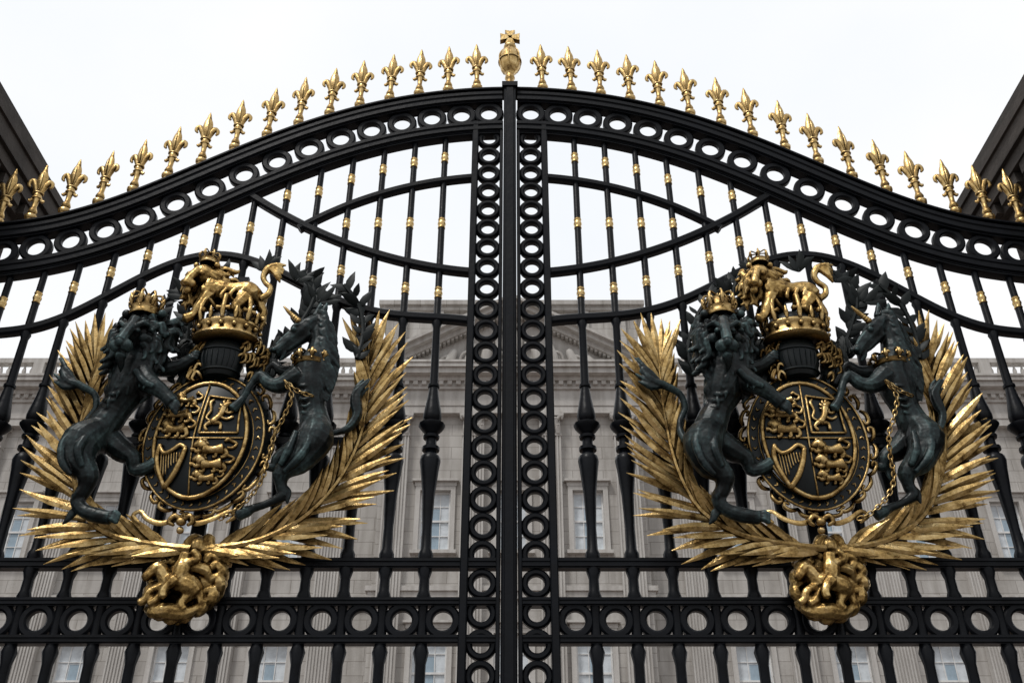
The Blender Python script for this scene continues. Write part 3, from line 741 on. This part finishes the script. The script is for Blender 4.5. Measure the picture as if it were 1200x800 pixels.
# palm branches
def palm(path, outer, name):
    mb = MB()
    Q, _ = catmull([gp(*p) for p in path], [0]*len(path), 12)
    L = [0]
    for a, b in zip(Q[:-1], Q[1:]): L.append(L[-1] + (b-a).length)
    tot = L[-1]
    def at(s_):
        s_ = max(0, min(tot, s_)); j = max(k for k in range(len(L)) if L[k] <= s_ + 1e-9); j = min(j, len(Q)-2)
        c = Q[j].lerp(Q[j+1], (s_-L[j])/max(1e-6, L[j+1]-L[j])); return c, (Q[min(j+2, len(Q)-1)]-Q[max(0, j-1)]).normalized()
    N = 22
    tube(mb, [at(tot*i/24)[0] for i in range(25)], [.026 - .016*i/24 for i in range(25)], 8, 1)
    for lay in (0, 1):
        for i in range(N):
            t = (i + .5*lay)/N; c, Tn = at(tot*t)
            n_ = Vector((-Tn.z, 0, Tn.x))*outer
            for sg in (1, -1):
                if sg < 0 and t < .06: continue
                k_ = min(1, .40 + t*1.9) if sg > 0 else 1
                ang = (rad((40 if sg > 0 else 30) - 13*t + rnd.uniform(-3, 3)) + (.18 if lay and sg > 0 else 0))*k_
                Ln = (.40 if sg > 0 else .33)*(1 - .18*t)*rnd.uniform(.88, 1.08)*(.72 + .28*min(1, t*4))
                yy = rnd.uniform(-.06, .08) + (-.24 if lay == 0 else .0)
                dr = (Tn*math.cos(ang) + n_*sg*math.sin(ang) + Vector((0, yy, 0))).normalized()
                w = rnd.uniform(.020, .026)
                bladeP(mb, c, c + dr*Ln, w, (rnd.uniform(-.3,.3), -1, rnd.uniform(-.3,.3)), .32, rnd.uniform(-.010,.010))
    c, Tn = at(tot)
    for i in range(6):
        a = rad(-25 + i*10); dr = Matrix.Rotation(a, 3, 'Y') @ Tn
        bladeP(mb, c - Tn*.03, c + dr*rnd.uniform(.28, .36), .023, (0,-1,0), .32, rnd.uniform(-.01,.01))
    return to_mesh(mb, name, [GOLD], CB, 25)
parts.append(('palm_branch', palm([(968,644,.15),(925,639,.15),(870,627,.15),(825,600,.14),(799,559,.13),(784,510,.12),(776,462,.11),(773,425,.11)], 1, 'palm_branch'), 'gilt palm branch curving up beside the lion'))
parts.append(('palm_branch', palm([(968,644,.13),(1012,640,.12),(1050,628,.11),(1083,601,.10),(1102,560,.08),(1107,510,.07),(1096,455,.06),(1082,418,.06)], -1, 'palm_branch_b'), 'gilt palm branch curving up beside the unicorn'))

# bottom badge
DS = .12
mb = MB()
bc = (972, 684)
B(mb, 972, 684, .20, 39, sy=.48, sz=.92)
for i in range(15):
    a = 2*math.pi*i/15; r = 36
    u, v = bc[0]+math.cos(a)*r, bc[1]+math.sin(a)*r*1.0
    T(mb, [(u-math.sin(a)*10, v+math.cos(a)*10, .20, 5.5),(u+math.cos(a)*4, v+math.sin(a)*4, .24, 7.5),(u+math.sin(a)*8, v-math.cos(a)*8, .25, 6),(u+math.sin(a)*4-math.cos(a)*7, v-math.cos(a)*4-math.sin(a)*7, .26, 4)], 8, 3)
T(mb, [(958,684,.28,11),(970,682,.30,11.5),(984,686,.29,12.5),(992,694,.27,10)], 10)
T(mb, [(958,682,.29,10),(950,671,.30,8.5),(944,665,.31,7.2),(937,673,.32,5.2),(934,678,.32,4.4)], 9)
T(mb, [(956,688,.30,7),(946,693,.32,4.6),(943,702,.32,4),(938,706,.32,4)], 7); T(mb, [(962,690,.30,6.5),(957,702,.32,4.4),(950,707,.32,4)], 7)
T(mb, [(988,694,.28,8.5),(984,706,.30,5.4),(990,714,.30,4.4)], 7); T(mb, [(994,694,.26,8),(1000,705,.26,5),(1003,713,.26,4)], 7)
T(mb, [(974,678,.32,8.5),(974,665,.32,9.5),(973,656,.32,6.6),(973,649,.32,7)], 9)
T(mb, [(978,660,.33,5.4),(989,654,.33,4.4),(982,645,.34,3.8)], 7); T(mb, [(975,678,.35,6.4),(968,690,.36,4.8),(970,699,.36,4.4)], 7)
T(mb, [(982,664,.30,6),(995,668,.28,7),(1002,680,.26,3)], 7)
T(mb, [(942,712,.26,6),(956,716,.29,8),(972,715,.30,8.5),(986,718,.28,7),(998,712,.26,5),(1004,702,.25,3)], 8)
T(mb, [(956,716,.29,6),(951,706,.31,4.6),(946,699,.31,5),(940,697,.31,2.8)], 7)
for s_ in (-1, 1):
    T(mb, [(972,648,.22,8),(972+s_*16,644,.24,7.5),(972+s_*30,650,.24,7),(972+s_*40,662,.22,5)], 8, 4)
    T(mb, [(972,638,.22,8),(972+s_*8,631,.24,6),(972+s_*14,636,.25,4.5),(972+s_*9,641,.25,3)], 8, 4)
B(mb, 972, 641, .24, 11)
T(mb, [(972,716,.2,14),(972,724,.2,9),(972,731,.2,3)], 8)
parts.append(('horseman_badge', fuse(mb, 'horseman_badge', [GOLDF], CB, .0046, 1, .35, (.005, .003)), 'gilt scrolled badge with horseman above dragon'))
DS = 0
mb = MB()
x0_, x1_ = gp(790,520,0).x, gp(1110,520,0).x
box(mb, x0_, x1_, -.048, -.02, gz(520)-.02, gz(520)+.02)
box(mb, CB.x-.03, CB.x+.03, -.050, -.022, CB.z-.05, gz(330))
for (u, v, d) in ((948,520,.22),(840,520,.25),(1075,520,.2)):
    p = gp(u, 520, d); tube(mb, [Vector((p.x, p.y, gz(520))), Vector((p.x, -.01, gz(520)))], .018, 8, 1)
for z, d in ((CB.z, .12), (gz(430), .2), (gz(350), .2)):
    tube(mb, [Vector((CB.x, -d, z)), Vector((CB.x, -.01, z))], .018, 8, 1)
parts.append(('fixing_bracket', to_mesh(mb, 'fixing_bracket', [IRON], CB, 40), None))

for s in (1, -1):
    base = CB.copy() if s > 0 else gp(216, 690, .12)
    arms = put('coat_of_arms', None, leaves[s], base, 'gilt and green bronze royal arms with lion and unicorn')
    for nm, me, lb in parts: put(nm, me, arms, base, lb)

# ---------------------------------------------------------------- stone piers
for s in (1, -1):
    base = Vector((s*4.55, .0, 0))
    p = put('gate_pier', None, None, base); p['label'] = 'tall dark stone gate pier with heavy projecting cornice'; p['category'] = 'gate pier'; p['group'] = 'stone piers flanking the gate'
    x, y = 4.55*s, 0
    def sq(mb, w, z0, z1): box(mb, x-w, x+w, y-w, y+w, z0, z1)
    mb = MB(); sq(mb, 1.0, 0, .6); sq(mb, .92, .6, .8)
    put('plinth', to_mesh(mb, 'pier_plinth', [PIERST], base, smooth=False), p, base)
    mb = MB(); sq(mb, .80, .8, 5.75)
    put('shaft', to_mesh(mb, 'pier_shaft', [PIERST], base, smooth=False), p, base)
    mb = MB()
    for w, a, b in ((.84, 5.75, 5.95), (.82, 5.95, 6.22), (.88, 6.22, 6.30), (.93, 6.30, 6.40), (1.0, 6.40, 6.50), (1.03, 6.50, 6.64), (1.05, 6.64, 6.72), (.9, 6.72, 7.0)): sq(mb, w, a, b)
    for i in range(11):
        t = -.86 + i*.172
        for q in (-1, 1):
            box(mb, x+t-.045, x+t+.045, y+q*.93-.055, y+q*.93+.055, 6.305, 6.398)
            box(mb, x+q*.93-.055, x+q*.93+.055, y+t-.045, y+t+.045, 6.307, 6.396)
    put('cornice', to_mesh(mb, 'pier_cornice', [PIERST], base, smooth=False), p, base)

# ---------------------------------------------------------------- palace
PB = Vector((0, 35, 0))
pal = put('palace', None, None, PB); pal['label'] = 'grey Portland stone palace front with pediment, pilasters and balustrade'; pal['category'] = 'palace'
def wall(mb, x0, x1, z0, z1, y, wins, dep=.45):
    xs = sorted({x0, x1} | {a for w in wins for a in (w[0], w[1])}); zs = sorted({z0, z1} | {a for w in wins for a in (w[2], w[3])})
    for i in range(len(xs)-1):
        for j in range(len(zs)-1):
            a, b, c, d = xs[i], xs[i+1], zs[j], zs[j+1]
            mx, mz = (a+b)/2, (c+d)/2
            if any(w[0] < mx < w[1] and w[2] < mz < w[3] for w in wins): continue
            mb.add([(a, y, c), (b, y, c), (b, y, d), (a, y, d)], [(0, 1, 2, 3)])
    for (a, b, c, d) in wins:
        Y = y + dep
        mb.add([(a,y,c),(a,Y,c),(a,Y,d),(a,y,d)], [(0,1,2,3)]); mb.add([(b,y,c),(b,Y,c),(b,Y,d),(b,y,d)], [(0,3,2,1)])
        mb.add([(a,y,d),(a,Y,d),(b,Y,d),(b,y,d)], [(0,1,2,3)]); mb.add([(a,y,c),(a,Y,c),(b,Y,c),(b,y,c)], [(0,3,2,1)])
rows = ((16.25, 18.85, .64), (9.9, 12.85, .70), (4.2, 7.0, .68))
wing_x = [9.6, 13.5, 17.35, 21.2, 25.1, 29.0]
CY = 33.8
wins_all = []
for (x0, x1, y, cols) in ((-31, -5.6, 35, [-q for q in wing_x]), (5.6, 31, 35, wing_x), (-5.6, 5.6, CY, [-3.2, 0, 3.2])):
    wl = [(x-hw, x+hw, a, b) for x in cols for a, b, hw in rows]
    mb = MB(); wall(mb, x0, x1, 0, 24.6, y, wl)
    if y == CY:
        for q in (-5.6, 5.6): mb.add([(q, CY, 0), (q, 35, 0), (q, 35, 24.6), (q, CY, 24.6)], [(0, 1, 2, 3)])
    put('wall', to_mesh(mb, 'palace_wall', [STONE], PB, smooth=False), pal, PB)
    wins_all += [(w, y) for w in wl]
wm = {}
for (a, b, c, d), y in wins_all:
    key = (round(b-a, 2), round(d-c, 2)); w, h = key
    if key not in wm:
        mb = MB(); box(mb, -w/2, w/2, 0, .02, 0, h)
        box(mb, -w/2+.05, -w*.12, -.006, -.002, .05, h-.05, 1); box(mb, w*.16, w/2-.05, -.006, -.002, .05, h-.05, 1); box(mb, -w*.12, w*.16, -.006, -.002, h*.72, h-.05, 1)
        g = to_mesh(mb, 'window', [GLASS, CURTAIN], smooth=False)
        mb = MB()
        box(mb, -w/2, -w/2+.07, -.07, -.01, 0, h); box(mb, w/2-.07, w/2, -.07, -.01, 0, h)
        box(mb, -w/2+.07, w/2-.07, -.068, -.01, 0, .09); box(mb, -w/2+.07, w/2-.07, -.068, -.01, h-.08, h)
        box(mb, -w/2+.07, w/2-.07, -.075, -.01, h/2-.04, h/2+.04)
        for q in (-1, 1): box(mb, q*w/6-.016, q*w/6+.016, -.05, -.01, .09, h-.08)
        for q in (.25, .75): box(mb, -w/2+.07, w/2-.07, -.048, -.01, h*q-.016, h*q+.016)
        f = to_mesh(mb, 'window_frame', [FRAME], smooth=False)
        mb = MB()
        e = .002
        box(mb, -w/2-.2, -w/2-e, -.10, .02, -.05, h+.18); box(mb, w/2+e, w/2+.2, -.10, .02, -.05, h+.18)
        box(mb, -w/2-.001, w/2+.001, -.098, .02, h+e, h+.18)
        box(mb, -w/2-.3, w/2+.3, -.22, .02, -.2, -.055); box(mb, -w/2-.24, w/2+.24, -.12, .02, h+.185, h+.36)
        box(mb, -w/2-.34, w/2+.34, -.26, .02, h+.365, h+.46)
        su = to_mesh(mb, 'window_surround', [TRIM], smooth=False)
        wm[key] = (g, f, su)
    g, f, su = wm[key]
    wo = put('window', g, pal, ((a+b)/2, y+.22, c)); put('window_frame', f, wo, ((a+b)/2, y+.22, c)); put('window_surround', su, wo, ((a+b)/2, y-.02, c))
def pil_mesh(w, z0, z1):
    mb = MB(); dp = .32
    box(mb, -w/2-.12, w/2+.12, -dp-.12, 0, z0, z0+.35); box(mb, -w/2-.06, w/2+.06, -dp-.06, 0, z0+.35, z0+.55)
    n = 7; fw = w/(2*n+1)
    box(mb, -w/2, w/2, -dp+.05, 0, z0+.55, z1-1.1)
    for i in range(n+1):
        xx = -w/2 + i*2*fw; box(mb, xx, xx+fw, -dp, -dp+.049, z0+.55, z1-1.1)
    box(mb, -w/2-.03, w/2+.03, -dp-.03, 0, z1-1.1, z1-1.0)
    for r_ in range(2):
        for i in range(4 - r_):
            cx = -w/2 + (i+.5+r_*.5)*w/4; zb = z1-1.0+r_*.33
            tube(mb, [(cx, -dp, zb), (cx, -dp-.06, zb+.2), (cx, -dp-.16, zb+.36), (cx, -dp-.2, zb+.3)], [.1, .12, .09, .04], 6, 2)
    box(mb, -w/2+.02, w/2-.02, -dp+.01, 0, z1-1.0, z1-.18)
    for q in (-1, 1): tube(mb, [(q*w*.2, -dp-.02, z1-.5), (q*w*.42, -dp-.1, z1-.25), (q*w*.58, -dp-.14, z1-.22), (q*w*.56, -dp-.12, z1-.36)], [.07, .08, .08, .04], 6, 2)
    box(mb, -w/2-.14, w/2+.14, -dp-.16, 0, z1-.18, z1)
    return to_mesh(mb, 'pilaster', [TRIM], smooth=False)
pm = pil_mesh(.95, 8.6, 22.4)
for x in (-4.9, -1.65, 1.65, 4.9): put('pilaster', pm, pal, (x, CY - .002, 0))
for x in (7.6, 11.55, 15.45, 19.3, 23.1, 27.0, 30.4):
    for s in (-1, 1): put('pilaster', pm, pal, (s*x, 34.998, 0))
def course(mb, x0, x1, y, prof, ret=False):
    for z0, z1, pj in prof: box(mb, x0-(pj if ret else 0), x1+(pj if ret else 0), y-pj, y+.3, z0, z1)
ent = [(22.4, 22.75, .34), (22.75, 23.0, .38), (23.0, 23.55, .34), (23.55, 23.7, .45), (23.9, 24.1, .62), (24.1, 24.35, .95), (24.35, 24.55, 1.08), (24.55, 24.66, 1.14)]
for (x0, x1, y, ret) in ((-31, -5.63, 35, False), (5.63, 31, 35, False), (-5.6, 5.6, CY, True)):
    mb = MB(); course(mb, x0, x1, y, ent, ret)
    n = int((x1-x0)/.38)
    box(mb, x0, x1, y-.46, y+.3, 23.702, 23.898)
    for i in range(n): xx = x0 + .1 + i*(x1-x0-.2)/n; box(mb, xx, xx+.2, y-.6, y-.461, 23.71, 23.89)
    put('cornice', to_mesh(mb, 'cornice', [TRIM], PB, smooth=False), pal, PB)
    mb = MB(); course(mb, x0, x1, y, [(14.2, 14.5, .12), (14.5, 14.7, .22), (8.0, 8.3, .2), (8.3, 8.6, .5)], ret)
    put('string_course', to_mesh(mb, 'string_course', [TRIM], PB, smooth=False), pal, PB)
bal = [(.07, 0), (.09, .04), (.05, .09), (.10, .3), (.09, .38), (.04, .55), (.05, .62), (.085, .68)]
for s in (-1, 1):
    mb = MB(); x0, x1 = 5.7, 31
    def bx(a, b, y0, y1, z0, z1): box(mb, *sorted((s*a, s*b)), y0, y1, z0, z1)
    bx(x0, x1, 34.35, 34.85, 24.662, 24.86); bx(x0, x1, 34.38, 34.82, 25.55, 25.78)
    x = x0 + .3; i = 0
    while x < x1:
        if i % 11 == 0: bx(x-.25, x+.25, 34.36, 34.84, 24.862, 25.548)
        else: lathe(mb, bal, (s*x, 34.6, 24.862), 7)
        x += .36; i += 1
    put('balustrade', to_mesh(mb, 'balustrade', [TRIM], PB, 40), pal, PB)
mb = MB()
box(mb, -6.2, 6.2, 36.2, 40, 24, 29.55); box(mb, -6.45, 6.45, 35.95, 40.2, 29.55, 29.8); box(mb, -6.6, 6.6, 35.8, 40.3, 29.8, 30.05)
for i in range(-3, 4): box(mb, i*1.8-.22, i*1.8+.22, 36.0, 36.2, 25, 29.54)
put('attic', to_mesh(mb, 'attic', [STONE], PB, smooth=False), pal, PB)
mb = MB()
pw, pz0, pz1 = 6.55, 24.68, 28.15
Vt = [(-pw+.9, CY-.1, pz0), (pw-.9, CY-.1, pz0), (0, CY-.1, pz1-.45)]; Vb = [(a, 36.1, c) for a, _, c in Vt]
mb.add(Vt+Vb, [(0,1,2),(5,4,3),(0,3,4,1),(1,4,5,2),(2,5,3,0)])
for off_, th, pj in ((0, .22, .55), (.22, .2, .85), (.42, .14, 1.05)):
    for s in (-1, 1):
        sl = Vector((-s*pw, pz1-pz0)).normalized(); nn = Vector((sl.y*s, abs(sl.x)))
        a = Vector((s*pw, pz0-.08)) + nn*(off_-.42); b = Vector((0, pz1 + (off_-.42)/abs(sl.x)))
        a2 = a + nn*th; b2 = Vector((0, b.y + th/abs(sl.x)))
        P4 = [a, b, b2, a2]; Vv = [(p.x, CY-pj, p.y) for p in P4] + [(p.x, 36.1, p.y) for p in P4]
        mb.add(Vv, [(0,1,2,3),(7,6,5,4),(0,4,5,1),(1,5,6,2),(2,6,7,3),(3,7,4,0)])
for i in range(34):
    for s in (-1, 1):
        t = (i+.5)/34; x = s*pw*(1-t)*.97; z = pz0 + (pz1-pz0)*t - .56
        if z > pz0: box(mb, x-.06, x+.06, CY-.45, CY-.101, z, z+.13)
put('pediment', to_mesh(mb, 'pediment', [TRIM], PB, smooth=False), pal, PB)
mb = MB()
ell(mb, (0, CY-.15, pz0+1.5), (.55, .2, .75)); tube(mb, [(.7*math.cos(a), CY-.25, pz0+1.5+.9*math.sin(a)) for a in [q*math.pi/8 for q in range(16)]], .1, 7, 1, closed=True)
for s in (-1, 1):
    for (x, h) in ((1.25, 1.5), (2.0, 1.1), (2.9, .8), (3.7, .5)):
        tube(mb, [(s*x, CY-.2, pz0+.05), (s*(x-.1), CY-.3, pz0+h*.5), (s*(x-.25), CY-.3, pz0+h), (s*(x-.3), CY-.28, pz0+h+.18)], [.2, .24, .2, .12], 8, 3)
        tube(mb, [(s*(x-.2), CY-.3, pz0+h*.85), (s*(x+.2), CY-.35, pz0+h*.7), (s*(x+.35), CY-.3, pz0+h*.4)], [.09, .08, .06], 7, 3)
        tube(mb, [(s*x, CY-.3, pz0+.25), (s*(x+.4), CY-.38, pz0+.2), (s*(x+.8), CY-.3, pz0+.06)], [.16, .14, .08], 7, 3)
put('tympanum_sculpture', to_mesh(mb, 'tympanum_sculpture', [TRIM], PB, 60), pal, PB, 'carved relief figures around a shield')
mb = MB(); box(mb, -31, 31, 35.46, 36, 0, 24.5); box(mb, -31, 31, 36, 52, 0, 24.3)
put('building_core', to_mesh(mb, 'building_core', [STONE], PB, smooth=False), pal, PB)

# ---------------------------------------------------------------- ground
def mat_ground(name, c1, c2):
    m, nt, b = newmat(name)
    n = noise_node(nt, 2.5, 8, .7)
    c = ramp(nt, n.outputs[0], [(.3, c1), (.7, c2)])
    nt.links.new(c.outputs[0], b.inputs['Base Color']); b.inputs['Roughness'].default_value = .85
    n2 = noise_node(nt, 40, 4); bump(nt, b, n2.outputs[0], .4, .01); return m
mb = MB(); mb.add([(-600,-600,0),(600,-600,0),(600,600,0),(-600,600,0)], [(0,1,2,3)])
g = put('ground', to_mesh(mb, 'ground', [mat_ground('gravel', (.13,.10,.085), (.2,.16,.14))], smooth=False)); g['kind'] = 'structure'
mb = MB(); box(mb, -60, 60, -9, 1.2, -.2, .12)
g = put('pavement', to_mesh(mb, 'pavement', [mat_ground('paving', (.09,.085,.08), (.14,.13,.125))], smooth=False)); g['kind'] = 'structure'

# ---------------------------------------------------------------- light
w = bpy.data.worlds.new("World"); scene.world = w; w.use_nodes = True
nt = w.node_tree; bg = nt.nodes['Background']
EL = rad(58)
sky = nt.nodes.new('ShaderNodeTexSky'); sky.sky_type = 'NISHITA'; sky.sun_disc = False
sky.sun_elevation = EL; sky.sun_rotation = rad(215); sky.dust_density = 3
tc = nt.nodes.new('ShaderNodeTexCoord'); mp = nt.nodes.new('ShaderNodeMapping'); mp.inputs['Scale'].default_value = (1, 1, 1.6)
nt.links.new(tc.outputs['Generated'], mp.inputs[0])
cn = nt.nodes.new('ShaderNodeTexNoise'); cn.inputs['Scale'].default_value = 1.5; cn.inputs['Detail'].default_value = 5; cn.inputs['Roughness'].default_value = .5
nt.links.new(mp.outputs[0], cn.inputs['Vector'])
cc_ = ramp(nt, cn.outputs[0], [(.32, (.90, .95, 1.0)), (.6, (1.04, 1.04, 1.045))])
sep = nt.nodes.new('ShaderNodeSeparateXYZ'); nt.links.new(tc.outputs['Generated'], sep.inputs[0])
mr = nt.nodes.new('ShaderNodeMapRange'); mr.inputs[1].default_value = -.45; mr.inputs[2].default_value = .35; mr.inputs[3].default_value = 6.3; mr.inputs[4].default_value = 9.6
nt.links.new(sep.outputs[1], mr.inputs[0])
mul = nt.nodes.new('ShaderNodeVectorMath'); mul.operation = 'SCALE'
nt.links.new(mr.outputs[0], mul.inputs['Scale'])
nt.links.new(cc_.outputs[0], mul.inputs[0])
mx = mixc(nt, .93, sky.outputs[0], mul.outputs[0])
nt.links.new(mx, bg.inputs[0]); bg.inputs[1].default_value = .108
sl = bpy.data.lights.new('sun', 'SUN'); sl.energy = 1.5; sl.angle = rad(11); sl.color = (1, .97, .93)
so = bpy.data.objects.new('sun', sl); scene.collection.objects.link(so)
dirv = Vector((-math.sin(rad(35))*math.cos(EL), -math.cos(rad(35))*math.cos(EL), math.sin(EL)))
so.rotation_euler = dirv.to_track_quat('Z', 'Y').to_euler(); so.location = (0, -20, 30)

cam = bpy.data.cameras.new('camera'); co = bpy.data.objects.new('camera', cam); scene.collection.objects.link(co)
cam.lens = 35.01; cam.sensor_width = 36; cam.clip_end = 2000
co.location = (.015, -DIST, CAMH); co.rotation_euler = (rad(90) + PITCH, 0, 0)
scene.camera = co
